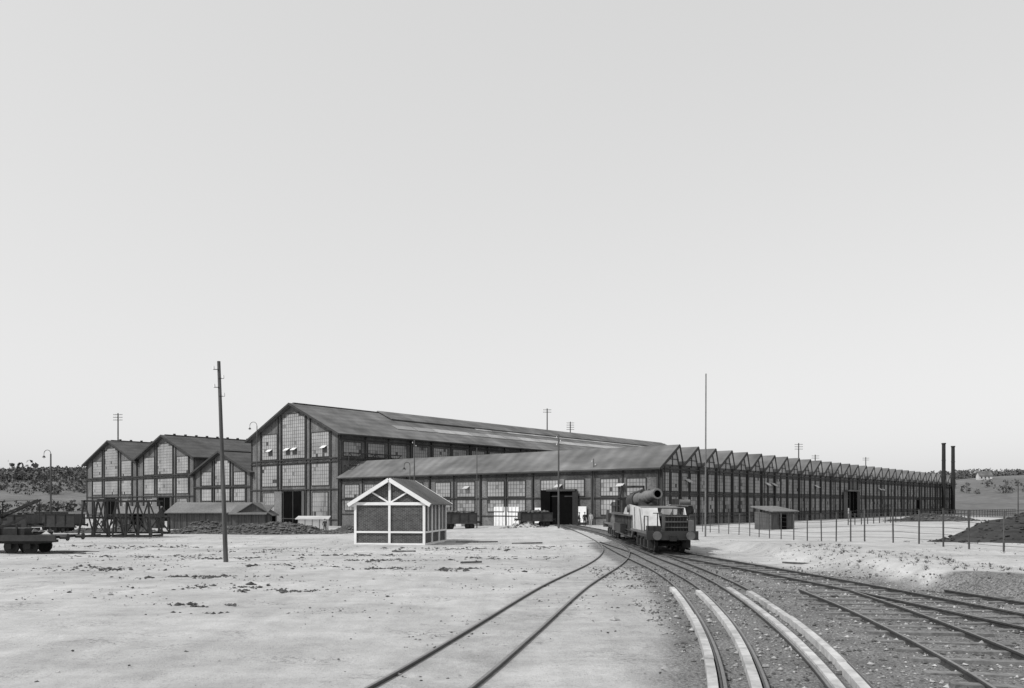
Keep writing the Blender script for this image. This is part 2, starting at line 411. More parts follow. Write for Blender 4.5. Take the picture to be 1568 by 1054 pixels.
# ---- sawtooth workshop
e=empty('sawtooth_workshop',(CX,CY,0),ROT)
PER=5.0; NT=31; LN=PER*NT; EV=7.4; PK=10.0
B=MB(); B.box(0,LN,0,T0-.02,-2.5,EV,M_wall); B.obj('walls',e)
B=MB(); C=MB(); D=MB()
for k in range(NT):
    x=k*PER; yy=T0-.05
    C.extr([(x,0,EV+.005),(x+4.0,0,PK-.1),(x+4.95,0,EV+.005)],(0,yy,0),M_wall2)
    x0=x-(.7 if k==0 else .0); z0=EV-(.45 if k==0 else 0)
    B.extr([(x0,-.5,z0+.08),(x+4.1,-.5,PK+.05),(x+4.1,-.5,PK+.22),(x0,-.5,z0+.25)],(0,yy+.5,0),M_roof)
    B.beam((x0,-.55,z0+.12),(x+4.1,-.55,PK+.1),.08,.34,M_frame)
    B.beam((x+4.05,-.55,PK+.1),(x+5.0,-.55,EV+.1),.08,.26,M_frame)
    D.poly([(x+4.13,0,PK-.1),(x+4.13,yy,PK-.1),(x+4.99,yy,EV+.3),(x+4.99,0,EV+.3)],M_p2)
    D.poly([(x+1.4,-.06,EV+.25),(x+4.45,-.06,EV+.25),(x+3.85,-.06,EV+1.75)],M_pg)
    B.box(x+2.95,x+3.08,-.14,0,EV,PK-.7,M_frame)
    B.box(x+1.2,x+4.6,-.13,0,EV+.9,EV+.98,M_frame)
B.beam((-.72,-.5,EV-.35),(-.72,T0-.1,EV-.35),.12,.18,M_frame)
B.obj('roof',e); C.obj('tooth_gables',e); D.obj('rooflights',e)
B=MB()
front=[(1.9,4.7),(5.9,8.65),(11.2,14.4),(15.5,18.5),(21.2,24.4),(25.1,28.3),(30.8,34.4),(35.8,39.0),(41.8,45),(46,49.2),(52.4,55.8),(57.2,61.0)]
for i,(a,b) in enumerate(front):
    window(B,'x',0,a,b,3.75,6.0,6,4,None,pl=.9)
    if not(11<a<18.6): window(B,'x',0,a,b,1.3 if i<2 else 1.6,3.35,6,3,None,pl=.8)
xx=0
while xx<LN-1:
    if not(66<xx<75):
        for q in(.35,2.75):
            window(B,'y',0,xx+q,xx+q+1.85,4.3,6.7,4,5,None,pl=.92,pm=M_pg)
            window(B,'y',0,xx+q,xx+q+1.85,1.5,3.7,4,4,None,pl=.7)
    xx+=PER
for s in(6.2,31.3,33.7,52,88,90):
    B.extr([(s,-.1,5.9),(s+1.2,-.1,5.9),(s+1.2,-.7,5.5),(s,-.7,5.5)],(0,0,.05),M_whd)
for t in(5.0,14.8,31.8):
    B.extr([(-.1,t,5.3),(-.1,t+1,5.3),(-.65,t+1,4.95),(-.65,t,4.95)],(0,0,.05),M_whd)
B.obj('windows',e)
B=MB()
for u in(.2,9.9,19.85,29.6,40.2,50.8,62.0):
    B.box(-.28,0,u-.12,u+.12,-1.6,EV-.3,M_frame)
for u in(5.3,24.75,35.1,45.5,56.3): B.box(-.16,0,u-.07,u+.07,-1.6,EV-.3,M_frame)
for z,d in((3.55,.2),(6.6,.22),(1.0,.15)):
    for (p,q) in(((0.0,12.7),(16.9,T0-.1)) if z<4 else ((0,T0-.1),)): B.box(-d,0,p,q,z-.06,z+.06,M_frame)
k=0
while k<=NT:
    x=min(max(k*PER,.17),LN-.17); B.box(x-.12,x+.12,-.3,0,-1,EV+.2,M_frame)
    if k<NT: B.box(k*PER+2.4,k*PER+2.5,-.14,0,0,EV,M_frame)
    k+=1
for z in(4.0,7.1,1.1):
    if z<7:
        B.box(0.02,67.4,-.19,0,z-.06,z+.06,M_frame);B.box(74.6,LN,-.19,0,z-.06,z+.06,M_frame)
    else: B.box(0.02,LN,-.24,0,z-.08,z+.08,M_frame)
for k in range(0,NT,3): B.cyl((k*PER+.6,-.35,0),(k*PER+.6,-.35,EV),.07,.07,M_frame,6)
B.obj('steel_frame',e)
B=MB()
B.box(-.12,0,12.85,16.8,-.6,4.4,M_dark)  # no opening behind, interior shade is painted on this panel
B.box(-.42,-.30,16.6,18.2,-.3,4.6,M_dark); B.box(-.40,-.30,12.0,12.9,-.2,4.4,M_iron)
B.box(-.5,0,12.4,17.2,4.42,4.7,M_frame)
B.box(-.09,0,22.4,24.6,-.8,2.3,M_white);B.box(-.09,0,24.85,27.0,-.8,2.3,M_white)
B.box(-.12,0,24.6,24.85,-.8,2.4,M_frame)
for u in(22.9,23.6,24.2,25.3,26.0,26.6): B.box(-.11,-.092,u,u+.06,-.8,2.28,M_bar)
B.box(-.34,-.3,17.4,19.3,.1,2.2,M_white); B.box(-.34,-.3,10.7,12.4,.3,2.4,M_white)
B.box(-.09,0,33.5,34.6,-.8,1.5,M_whd)
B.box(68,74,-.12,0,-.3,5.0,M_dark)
B.box(66.3,68.4,-.4,-.3,-.2,5.0,M_wood); B.box(73.9,75.6,-.4,-.3,-.2,5.0,M_iron); B.box(67.5,74.5,-.9,0,5.05,5.3,M_roof)
B.box(68.9,69.9,-.2,-.13,0,1.9,M_white)
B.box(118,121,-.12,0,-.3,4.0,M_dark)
B.obj('doors',e)
for s,h in((137,17.8),(147,17.6)):
    x,y,_=W(s,-1.6); ec=empty('steel_chimney',(x,y,0)); B=MB()
    B.cyl((0,0,-.2),(0,0,h),.5,.42,M_iron,14); B.cyl((0,0,h-.25),(0,0,h+.05),.52,.52,M_iron,14); B.cyl((0,0,-.2),(0,0,1.2),.75,.7,M_kbrick,14)
    for z in(5,9.5,13.5): B.cyl((0,0,z),(0,0,z+.12),.52,.52,M_frame,14)
    B.obj('stack',ec)
# ---------------------------------------------------------------- kiosk
e=empty('timber_framed_brick_kiosk',(-5.8,54.5,gz(-5.8,54.5)-.02),rad(180-9))
Wd,Dp,Hh,Pk=4.95,6.0,2.85,4.35
B=MB()
B.box(.08,Wd-.08,-Dp+.08,-.08,-.3,Hh,M_kbrick)
B.extr([(.08,-.14,Hh+.004),(Wd-.08,-.14,Hh+.004),(Wd/2,-.14,Pk-.1)],(0,-(Dp-.28),0),M_kbrick)
B.obj('brick_panels',e)
B=MB()
def kf(u0,u1,z0,z1,d=.0):
    B.box(u0,u1,-.10,.02+d,z0,z1,M_white)
for u in(0,Wd/2-.08,Wd-.16): kf(u,u+.16,.14,Hh-.16)
kf(0,Wd,-.25,.139,.005); kf(.161,Wd/2-.081,.82,.94); kf(Wd/2+.081,Wd-.161,.82,.94); kf(-.05,Wd+.05,Hh-.159,Hh+.04,.01)
for y in(-Dp+.0,-Dp*2/3,-Dp/3):
    B.box(-.02,.10,y+.0,y+.16,.14,Hh-.16,M_white); B.box(Wd-.10,Wd+.02,y,y+.16,.14,Hh-.16,M_white)
for x0,x1 in((-.025,.10),(Wd-.10,Wd+.025)):
    B.box(x0,x1,-Dp,-.11,-.25,.139,M_white); B.box(x0,x1,-Dp,-.11,Hh-.159,Hh+.04,M_white)
    B.box(x0+.003,x1-.003,-Dp,-.11,.82,.94,M_white)
for k in range(3):
    y0=-Dp+.16+k*Dp/3+.02; y1=y0+Dp/3-.2
    B.box(-.01,.09,(y0+y1)/2-.04,(y0+y1)/2+.04,.95,Hh-.16,M_white)
for sg in(-1,1):
    xm=Wd/2; B.beam((xm+sg*(Wd/2+.38),.12,Hh-.16),(xm,.12,Pk+.06),.2,.24,M_white)
    B.beam((xm+sg*.1,-.06,Hh+.05),(xm+sg*1.25,-.06,Hh+.72),.10,.10,M_white)
    B.beam((xm+sg*(Wd/2+.38),-Dp-.12,Hh-.16),(xm,-Dp-.12,Pk+.06),.2,.24,M_white)
B.box(Wd/2-.08,Wd/2+.08,-.12,-.02,Hh+.041,Pk-.1,M_white)
B.obj('white_frame',e)
B=MB()
for sg in(-1,1):
    xm=Wd/2; X1=xm+sg*(Wd/2+.42)
    B.extr([(xm,.2,Pk+.1),(X1,.2,Hh-.16),(X1,.2,Hh-.08),(xm,.2,Pk+.18)],(0,-Dp-.4,0),M_kroof)
    for q in range(1,12):
        y=.2-q*.55; B.beam((xm,y,Pk+.2),(X1,y,Hh-.06),.04,.04,M_roof)
B.obj('roof',e)
# ---------------------------------------------------------------- railway gun
GX,GY=8.55,43.6
e=empty('railway_gun',(GX,GY,.12),-.018)
def wheel(B,x,y,r=.43):
    B.cyl((x-.06,y,r),(x+.06,y,r),r,r,M_iron,20); sg=1 if x>0 else -1
    B.cyl((x-sg*.10,y,r),(x-sg*.05,y,r),r+.04,r+.04,M_iron,20)
    B.cyl((x+sg*.05,y,r),(x+sg*.085,y,r),r-.07,r-.07,M_gun,20)
    B.cyl((x+sg*.06,y,r),(x+sg*.3,y,r),.13,.12,M_gun,10)
def bogie(name,y0,n):
    B=MB()
    for k in range(n):
        y=y0+k*1.45
        for x in(-.7525,.7525): wheel(B,x,y)
        B.cyl((-.7,y,.43),(.7,y,.43),.08,.08,M_iron,8)
        for sg in(-1,1):
            B.box(sg*1.02-.13,sg*1.02+.13,y-.17,y+.17,.25,.68,M_gund)
            B.extr([(sg*1.02-.06,y-.55,.78),(sg*1.02-.06,y+.55,.78),(sg*1.02-.06,y+.35,.68),(sg*1.02-.06,y-.35,.68)],(.12,0,0),M_iron)
    L_=(n-1)*1.45
    for sg in(-1,1):
        B.box(sg*1.0-.05,sg*1.0+.05,y0-.75,y0+L_+.75,.78,.98,M_gun)
        B.box(sg*1.0-.045,sg*1.0+.045,y0-.6,y0+L_+.6,.16,.24,M_gund)
        for k in range(n-1):
            y=y0+k*1.45+.725
            B.beam((sg*1.0,y-.35,.24),(sg*1.0,y-.1,.78),.06,.07,M_gund);B.beam((sg*1.0,y+.35,.24),(sg*1.0,y+.1,.78),.06,.07,M_gund)
    for k in range(n-1): B.box(-.95,.95,y0+k*1.45+.5,y0+k*1.45+.95,.62,.95,M_gund)
    B.obj(name,e)
bogie('front_bogie',1.0,4); bogie('rear_bogie',18.6,4)
B=MB()
B.box(-1.32,1.32,0,7.0,1.02,1.16,M_gun); B.box(-1.32,1.32,17.4,24.4,1.02,1.16,M_gun)
B.box(-1.38,1.38,-.12,-.002,.72,1.2,M_gund); B.box(-1.38,1.38,24.41,24.5,.72,1.2,M_gun)
for yb,dr in((-.12,-1),(24.5,1)):
    for x in(-.88,.88):
        B.cyl((x,yb,.97),(x,yb+dr*.42,.97),.12,.09,M_gund,12); B.cyl((x,yb+dr*.42,.97),(x,yb+dr*.50,.97),.23,.23,M_gun,16)
    B.box(-.17,.17,min(yb,yb+dr*.35),max(yb,yb+dr*.35),.68,.98,M_iron)
for sg in(-1,1):
    x=sg*1.12-.05
    B.extr([(x,4.3,1.2),(x,6.6,1.17),(x,7.8,.55),(x,17.2,.55),(x,18.4,1.17),(x,20.6,1.2),(x,20.6,1.5),(x,18.6,1.9),(x,6.4,1.9),(x,4.3,1.55)],(.1,0,0),M_gun)
    for k in range(12): B.box(sg*1.2-.03,sg*1.2+.03,7.9+k*.82,7.98+k*.82,.62,1.85,M_gund)
    B.box(sg*1.26-.12,sg*1.26+.12,6.4,18.6,1.901,1.96,M_gun)
B.box(-1.06,1.06,6.6,18.4,.6,.7,M_gund); B.box(-1.06,1.06,7.0,18.2,1.75,1.89,M_gund)
for sg in(-1,1):
    B.cyl((sg*1.3,5,1.0),(sg*1.3,17,1.0),.04,.04,M_iron,6)
    B.box(sg*1.42-.2,sg*1.42+.2,10,12.4,.75,1.35,M_gund); B.box(sg*1.42-.18,sg*1.42+.18,14,15.2,.8,1.3,M_gun)
B.obj('underframe',e)
B=MB()
for sg in(-1,1):
    x=sg*1.24-.03
    B.extr([(x,1.7,1.17),(x,6.2,1.16),(x,6.4,1.97),(x,11.2,1.98),(x*.98,10.4,2.4),(x,8.0,2.62),(x,5.0,2.52),(x,3.0,2.42)],(.06,0,0),M_gunl)
    for (a,b,c,d) in((2.3,1.2,3.2,2.35),(5.2,1.2,5.4,2.45),(8.0,1.98,8.0,2.5)):
        B.beam((sg*1.29,a,b),(sg*1.29,c,d),.035,.08,M_gun)
    B.cyl((sg*1.25,8.0,2.35),(sg*1.42,8.0,2.35),.26,.22,M_gun,16)
B.extr([(-1.2,1.72,1.2),(-1.2,3.0,2.42),(-1.2,3.08,2.42),(-1.2,1.82,1.2)],(.9,0,0),M_gunl)
B.extr([(-1.2,3.02,2.43),(-1.2,5.0,2.53),(-1.2,5.0,2.47),(-1.2,3.06,2.37)],(2.4,0,0),M_gun)
B.obj('carriage_cheeks',e)
B=MB()
B.box(-.25,.95,.75,1.85,1.161,2.05,M_iron)
for k in range(8): B.box(-.23+k*.16,-.20+k*.16,.70,.748,1.17,2.05,M_gund)
for z in(1.35,1.65,1.95): B.box(-.27,.97,.66,.70,z,z+.05,M_gun)
B.box(-1.2,-.5,.5,1.3,1.161,1.45,M_gund); B.box(.99,1.3,.5,1.6,1.161,1.75,M_gun)
B.cyl((-1.25,.25,1.16),(-1.25,.25,2.0),.03,.03,M_iron,6);B.cyl((1.25,.25,1.16),(1.25,.25,2.0),.03,.03,M_iron,6)
B.cyl((-1.25,.25,1.98),(-1.25,1.6,1.98),.025,.025,M_iron,6);B.cyl((-1.25,1.6,1.16),(-1.25,1.6,2.0),.03,.03,M_iron,6)
B.cyl((-.75,.15,1.16),(-.75,.15,2.15),.03,.03,M_iron,6);B.cyl((-.75,.15,2.13),(-.75,.15,2.17),.25,.25,M_iron,14)
B.box(1.3,1.85,4.2,4.9,2.1,2.5,M_gund); B.beam((1.3,4.5,1.6),(1.85,4.5,2.15),.12,.14,M_gund)
B.box(1.05,1.9,3.9,7.4,2.541,2.60,M_gun); B.cyl((1.15,4.0,2.75),(1.75,4.0,2.75),.15,.15,M_gun,12); B.cyl((1.85,4.5,2.3),(2.0,4.5,2.3),.26,.26,M_iron,14)
B.box(1.2,1.7,5.5,6.8,2.601,2.95,M_gund)
B.obj('front_fittings',e)
B=MB()
def lathe(B,p,d,prof,m,n=28):
    p=Vector(p);d=Vector(d).normalized()
    up=Vector((0,0,1)); a=d.cross(up).normalized(); b=a.cross(d); vs=[]
    for t,r in prof:
        for i in range(n):
            q=2*math.pi*i/n; vs.append(p+d*t+a*r*math.cos(q)+b*r*math.sin(q))
    fs=[((k*n+i),(k*n+(i+1)%n),((k+1)*n+(i+1)%n),((k+1)*n+i)) for k in range(len(prof)-1) for i in range(n)]
    B.add(vs,fs,m)
bp0=(-.80,9.9,2.80); bd=(1.15,-4.9,.55)
lathe(B,bp0,bd,[(0,0),(0,.40),(.05,.46),(1.9,.46),(1.94,.40),(3.0,.38),(3.04,.33),(3.9,.30),(3.95,.335),(4.2,.335),(4.22,.31),(4.22,.22)],M_gun)
lathe(B,bp0,bd,[(4.22,.22),(3.7,.21),(3.7,0)],M_dark)
lathe(B,(-.78,9.8,2.80),bd,[(0,0),(0,.53),(1.1,.53),(1.1,.45)],M_gund)
lathe(B,(-.95,9.7,3.26),bd,[(0,0),(0,.10),(2.0,.10),(2.0,.0)],M_gund,14)
lathe(B,(-.50,9.7,3.26),bd,[(0,0),(0,.10),(2.0,.10),(2.0,.0)],M_gund,14)
lathe(B,(-.65,9.7,2.30),bd,[(0,0),(0,.17),(3.2,.17),(3.2,.0)],M_gund,14)
B.extr([(-.7,8.9,2.5),(-.7,7.0,2.5),(-.7,7.6,2.95),(-.7,8.4,2.95)],(1.1,0,0),M_gund)
o=B.obj('howitzer_barrel',e,smooth=True)
md=o.modifiers.new('es','EDGE_SPLIT'); md.split_angle=rad(35)
B=MB()
B.box(-1.3,1.3,11.9,18.0,1.97,2.05,M_gun)
B.box(-1.15,-.2,12.8,14.6,2.06,2.9,M_gund); B.box(.1,1.15,13.4,16.5,2.06,2.7,M_gund)
B.box(-1.25,-.5,14.9,15.9,2.06,3.1,M_iron); B.cyl((-.7,11.2,2.05),(-.7,11.2,2.95),.3,.3,M_gund,12); B.cyl((.3,12.3,2.05),(.3,12.3,3.1),.22,.22,M_iron,12)
for x in(-1.05,1.05):
    B.beam((x,16.2,2.05),(x*.75,16.2,3.95),.12,.14,M_gund); B.beam((x,18.6,1.2),(x*.75,16.2,3.9),.09,.1,M_gund)
B.beam((-.85,16.2,3.9),(.85,16.2,3.9),.14,.16,M_gund)
B.beam((0,16.2,3.9),(-1.0,12.9,3.8),.12,.16,M_gund); B.cyl((-.95,13.0,3.8),(-.95,13.0,3.1),.02,.02,M_iron,5)
B.box(-1.0,1.0,19.0,21.6,1.161,2.5,M_gund); B.extr([(-1.1,18.9,2.5),(-1.1,21.7,2.5),(-1.1,20.3,2.8)],(2.2,0,0),M_gund)
B.box(-1.2,-.6,22.2,23.8,1.161,1.9,M_gund); B.cyl((.5,22.2,1.55),(.5,23.9,1.55),.38,.38,M_gund,14)
for y in(13,14.5,16,17.9):
    for x in(-1.28,1.28): B.cyl((x,y,2.05),(x,y,2.95),.025,.025,M_iron,6)
for x in(-1.28,1.28):
    B.cyl((x,13,2.93),(x,17.9,2.93),.025,.025,M_iron,6);B.cyl((x,13,2.5),(x,17.9,2.5),.02,.02,M_iron,6)
for x in(-1.3,1.3):
    for z in(.5,.85): B.box(x-.18,x+.18,7.9,8.5,z,z+.04,M_iron)
B.obj('loading_gear',e)
# ---------------------------------------------------------------- poles
def pole(name,x,y,h,r=.13,lean=(0,0),arms=0,peg=0,m=None,hook=0,base=None):
    z=gz(x,y)-.3 if base is None else base; e=empty(name,(x,y,z)); B=MB(); m=m or M_wood
    top=(lean[0],lean[1],h-z); B.cyl((0,0,0),top,r,r*.68,m,10)
    for k in range(arms):
        zz=h-z-.5-k*.75; f=zz/(h-z); B.box(lean[0]*f-1.3,lean[0]*f+1.3,lean[1]*f-.17,lean[1]*f-.07,zz,zz+.13,m)
        for q in(-1.15,-.7,-.25,.25,.7,1.15): B.cyl((lean[0]*f+q,lean[1]*f-.12,zz+.13),(lean[0]*f+q,lean[1]*f-.12,zz+.36),.06,.045,M_white,6)
    for k in range(peg):
        zz=h-z-.4-k*.42; f=zz/(h-z); sg=1 if k%2 else -1
        B.beam((lean[0]*f,0,zz),(lean[0]*f+sg*.24,0,zz),.03,.03,M_iron); B.cyl((lean[0]*f+sg*.22,0,zz),(lean[0]*f+sg*.22,0,zz+.16),.05,.035,M_white,8)
    B.obj('shaft',e)
    if hook:
        B=MB(); P=[]; c=hook
        for k in range(9):
            a=math.pi*k/8; P.append(Vector((-c+c*math.cos(a),0,h-z+c*math.sin(a)*1.1)))
        for p,q in zip(P,P[1:]): B.cyl(p,q,.04,.04,M_iron,6)
        q=P[-1]; B.cyl(q,q-Vector((0,0,.3)),.03,.03,M_iron,6); B.cyl(q-Vector((0,0,.55)),q-Vector((0,0,.28)),.26,.08,M_iron,10)
        B.cyl(q-Vector((0,0,.68)),q-Vector((0,0,.55)),.07,.1,M_white,8)
        B.obj('lamp_bracket',e)
    return e
pole('utility_pole',-13.45,38.4,9.5,.115,lean=(-.38,.1),peg=4)
pole('flagpole',16.25,68.6,13.7,.075,m=M_woodl,lean=(.05,0))
pole('utility_pole',5.4,94.6,10.8,.12,peg=3)
pole('utility_pole',-12.8,107,11.1,.1,peg=2)
pole('utility_pole',-4.6,107,10.1,.07)
pole('utility_pole',10.6,106,8.6,.08,peg=2)
pole('street_lamp',-67.8,120,10.1,.15,hook=.5)
pole('street_lamp',-42.8,137,15.8,.1,hook=.6)
pole('street_lamp',-14,112,8,.07,hook=.4)
pole('telegraph_pole',-111,230,28.2,.25,arms=3,base=0)
pole('telegraph_pole',11.2,260,33,.25,arms=2,base=0)
pole('telegraph_pole',20,280,30.8,.25,arms=4,base=0)
pole('telegraph_pole',91.3,260,22,.25,arms=3,base=0)
pole('telegraph_pole',104,280,19.5,.25,arms=2,base=0)
pole('telegraph_pole',143,330,21.5,.25,arms=2,base=0)
pole('utility_pole',120,165,6.8,.12); pole('utility_pole',93,150,7,.12)
# ---------------------------------------------------------------- fence
e=empty('wire_fence'); B=MB(); F=crom([(17.6,92),(18.3,84),(20.1,69),(21.6,50),(22.4,40),(22.9,33),(23.2,24)],2.1)
prev=None
for i,p in enumerate(F):
    z=gz(p.x,p.y); h=1.95+R.uniform(-.08,.08); lx=R.uniform(-.06,.06)
    B.beam((p.x,p.y,z-.2),(p.x+lx,p.y,z+h),.065,.065,M_wood)
    cur=[Vector((p.x+lx*k,p.y,z+h*k)) for k in(.15,.32,.5,.68,.84,.98)]
    if prev:
        for a,b in zip(prev,cur): B.beam(a,b,.018,.018,M_iron)
    prev=cur
B.obj('posts_and_wires',e)
e=empty('board_fence'); B=MB()
for i in range(46):
    s=20+i*2.6; x,y,_=W(s,-16-.02*i); z=0
    B.beam((x,y,-.2),(x,y,1.5),.1,.1,M_wood)
    if i<45:
        x2,y2,_=W(s+2.6,-16-.02*(i+1))
        for zz in(.45,.95,1.4): B.beam((x,y,zz),(x2,y2,zz),.03,.06,M_wood)
B.obj('posts_and_rails',e)
# ---------------------------------------------------------------- sheds
def shed(name,x,y,w,d,h,pk,rz,m=M_wood,mono=False,doorw=1.2,rf=None):
    z=gz(x,y); e=empty(name,(x,y,z),rz); B=MB(); rf=rf or M_woodl
    B.box(0,w,0,d,-.4,h,m)
    n=int(w/.9)
    for i in range(n+1): B.box(i*w/n-.03,i*w/n+.03,-.05,0,0,h,M_frame if i%3==0 else M_wood)
    if doorw:
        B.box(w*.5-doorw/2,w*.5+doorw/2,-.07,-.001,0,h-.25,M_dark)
    B.obj('walls',e); B=MB()
    if mono: B.extr([(-.3,-.5,h-.02),(-.3,d+.3,pk),(-.3,d+.3,pk+.12),(-.3,-.5,h+.1)],(w+.6,0,0),rf)
    else:
        B.extr([(.01,.01,h+.003),(.01,d-.01,h+.003),(.01,d/2,pk)],(w-.02,0,0),m)
        for sg in(-1,1):
            yo=d/2+sg*(d/2+.4); zo=h-.4*(pk-h)/(d/2)
            B.extr([(-.3,yo,zo+.02),(-.3,d/2,pk+.02),(-.3,d/2,pk+.14),(-.3,yo,zo+.14)],(w+.6,0,0),rf)
    B.obj('roof',e); return e
shed('timber_shed',-51.5,122,13,5,2.4,3.9,rad(6),mono=True,doorw=0)
shed('timber_shed',-35.2,119,4.6,5,2.3,3.9,rad(96),doorw=2.2,rf=M_kroof)
shed('timber_shed',-40.6,118,4.8,4.5,2.3,3.6,rad(4),mono=True,doorw=0,rf=M_kroof)
shed('white_hut',-29.4,112,3.9,3,1.7,2.0,rad(8),m=M_white,mono=True,doorw=0,rf=M_whd)
shed('timber_shed',27.5,86.5,3.1,2.6,1.9,2.4,rad(25),mono=True,doorw=.9)
shed('timber_shed',-62,128,6,4,2.4,3.3,rad(5),doorw=2)
# ---------------------------------------------------------------- wagons
def wagon(name,x,y,L_,rz,h=1.5,load=False,flat=False):
    e=empty(name,(x,y,gz(x,y)),rz); B=MB()
    for k in(.16,.26,.74,.84):
        for yy in(-.72,.72):
            B.cyl((L_*k,yy-.06,.42),(L_*k,yy+.06,.42),.42,.42,M_iron,14)
            B.box(L_*k-.15,L_*k+.15,yy*1.35-.08,yy*1.35+.08,.3,.6,M_iron)
    B.box(L_*.1,L_*.32,-1.0,1.0,.6,.75,M_iron);B.box(L_*.68,L_*.9,-1.0,1.0,.6,.75,M_iron)
    B.box(0,L_,-1.3,1.3,.9,1.05,M_iron); B.box(0,L_,-1.32,-1.2,.75,1.08,M_gund)
    for xx,d in((0,-1),(L_,1)):
        for yy in(-.85,.85): B.cyl((xx,yy,.95),(xx+d*.4,yy,.95),.1,.1,M_iron,8); B.cyl((xx+d*.4,yy,.95),(xx+d*.46,yy,.95),.2,.2,M_iron,12)
    if not flat:
        for yy in(-1.28,1.22): B.box(0,L_,yy,yy+.06,1.051,1.05+h,M_gund)
        for xx in(0,L_-.06): B.box(xx,xx+.06,-1.219,1.219,1.051,1.05+h,M_gund)
        n=int(L_/1.1)
        for i in range(n+1): B.box(i*(L_-.1)/n,i*(L_-.1)/n+.1,-1.36,-1.281,.9,1.1+h,M_iron)
        B.box(0,L_,-1.34,-1.283,1.0+h,1.08+h,M_iron)
    B.obj('wagon_body',e)
    if load:
        B=MB()
        for i in range(160): B.stone((R.uniform(.4,L_-.4),R.uniform(-1,1),(1.15 if flat else .9+h)+R.uniform(0,.35)),R.uniform(.15,.4),M_rub)
        B.obj('load',e)
    return e
wagon('gondola_wagon',-9.2,107,4.6,rad(4),h=1.1,load=True)
wagon('gondola_wagon',.9,105.5,4.2,rad(8),h=.8,load=True)
e=wagon('flat_wagon',-36,46.5,10.6,rad(1),flat=True)
B=MB()
B.box(.6,5.4,-.9,.9,1.06,1.3,M_gund); B.cyl((1.4,-.4,1.9),(4.6,-.4,1.9),.55,.55,M_iron,18); B.cyl((4.6,-.4,1.9),(4.8,-.4,1.9),.62,.62,M_gund,18)
B.box(4.9,8.6,-.8,.8,1.06,1.45,M_iron); B.cyl((6.2,-.5,1.8),(6.2,.5,1.8),.36,.36,M_gund,16); B.beam((7,-.4,1.45),(8.4,-.2,2.1),.12,.12,M_iron)
for x in(5.2,6.2,7.2,8.2): B.beam((x,-.85,1.06),(x,-.85,1.7),.08,.08,M_iron)
for x in(8.9,9.3,9.8): B.stone((x,-.3,1.25),.3,M_rub)
B.obj('machinery_load',e)
T_E=crom([(-70,47.5),(-50,46.6),(-36,46.5),(-24,46.7)])
track('railway_track',T_E,zt=-.05,zr=-.12)
wagon('gondola_wagon',-51.5,74,8,rad(3),h=.8,load=True)
wagon('gondola_wagon',-60,96,9,rad(3),h=1.2)
wagon('gondola_wagon',-74,118,9,rad(3),h=1.6)
e=empty('steam_crane',(-42.8,66,gz(-42.8,66))); B=MB()
for k in(-1.6,-.5,.6,1.7):
    for yy in(-.72,.72): B.cyl((k,yy-.06,.42),(k,yy+.06,.42),.42,.42,M_iron,14)
B.box(-2.4,2.4,-1.2,1.2,.8,1.1,M_iron); B.cyl((0,0,1.1),(0,0,1.4),1.0,1.0,M_iron,16)
B.box(-2.2,1.3,-1.1,1.1,1.4,1.6,M_gund); B.cyl((-1.5,0,1.6),(-1.5,0,3.0),.6,.6,M_gund,16); B.cyl((-1.5,0,3.0),(-1.5,0,3.9),.14,.14,M_iron,8)
B.box(-.6,.9,-1.0,1.0,1.6,2.3,M_gund); B.box(-.8,1.1,-1.15,1.15,2.9,3.0,M_gund)
for a in(-.7,1.0):
    for b in(-1,1): B.beam((a,b,1.6),(a,b,2.9),.07,.07,M_iron)
for b in(-.5,.5): B.beam((1.2,b,1.6),(4.6,b*.4,3.1),.1,.14,M_iron)
for k in range(7):
    f=k/7; B.beam((1.2+3.4*f,-.5+.3*f,1.6+1.5*f),(1.2+3.4*(f+.14),.5-.3*f,1.6+1.5*(f+.14)),.05,.05,M_iron)
B.cyl((4.6,0,3.1),(4.6,0,1.4),.03,.03,M_iron,5); B.beam((4.6,0,3.1),(-.5,0,2.9),.03,.03,M_iron)
B.obj('crane_body',e)
e=empty('steel_lattice_trusses',(-35.6,67,gz(-33,67))); B=MB()
def lat(x0,x1,y,z0,z1,n,dx=0):
    B.beam((x0,y,z0),(x1,y,z0),.14,.14,M_iron);B.beam((x0+dx,y,z1),(x1-dx,y,z1),.14,.14,M_iron)
    for i in range(n+1):
        f=i/n; a=x0+(x1-x0)*f; b=x0+dx+(x1-x0-2*dx)*f
        B.beam((a,y,z0),(b,y,z1),.12,.12,M_iron)
        if i<n:
            b2=x0+dx+(x1-x0-2*dx)*(i+1)/n; a2=x0+(x1-x0)*(i+1)/n
            if i%2: B.beam((a,y,z0),(b2,y,z1),.09,.09,M_iron)
            else: B.beam((b,y,z1),(a2,y,z0),.09,.09,M_iron)
lat(0,2.6,0,.1,3.0,2,.5); lat(.3,2.9,1.6,.1,3.1,2,.5); lat(3.0,6.2,-.4,.1,2.95,3,.3); lat(3.2,6.4,1.2,.1,3.0,3,.3); lat(0,6.4,2.6,.3,1.6,7)
for x in(.5,2.4,3.4,5.8):
    for z in(.15,1.6,3.0): B.beam((x,-.4,z),(x,2.6,z),.1,.1,M_iron)
B.obj('lattice',e)
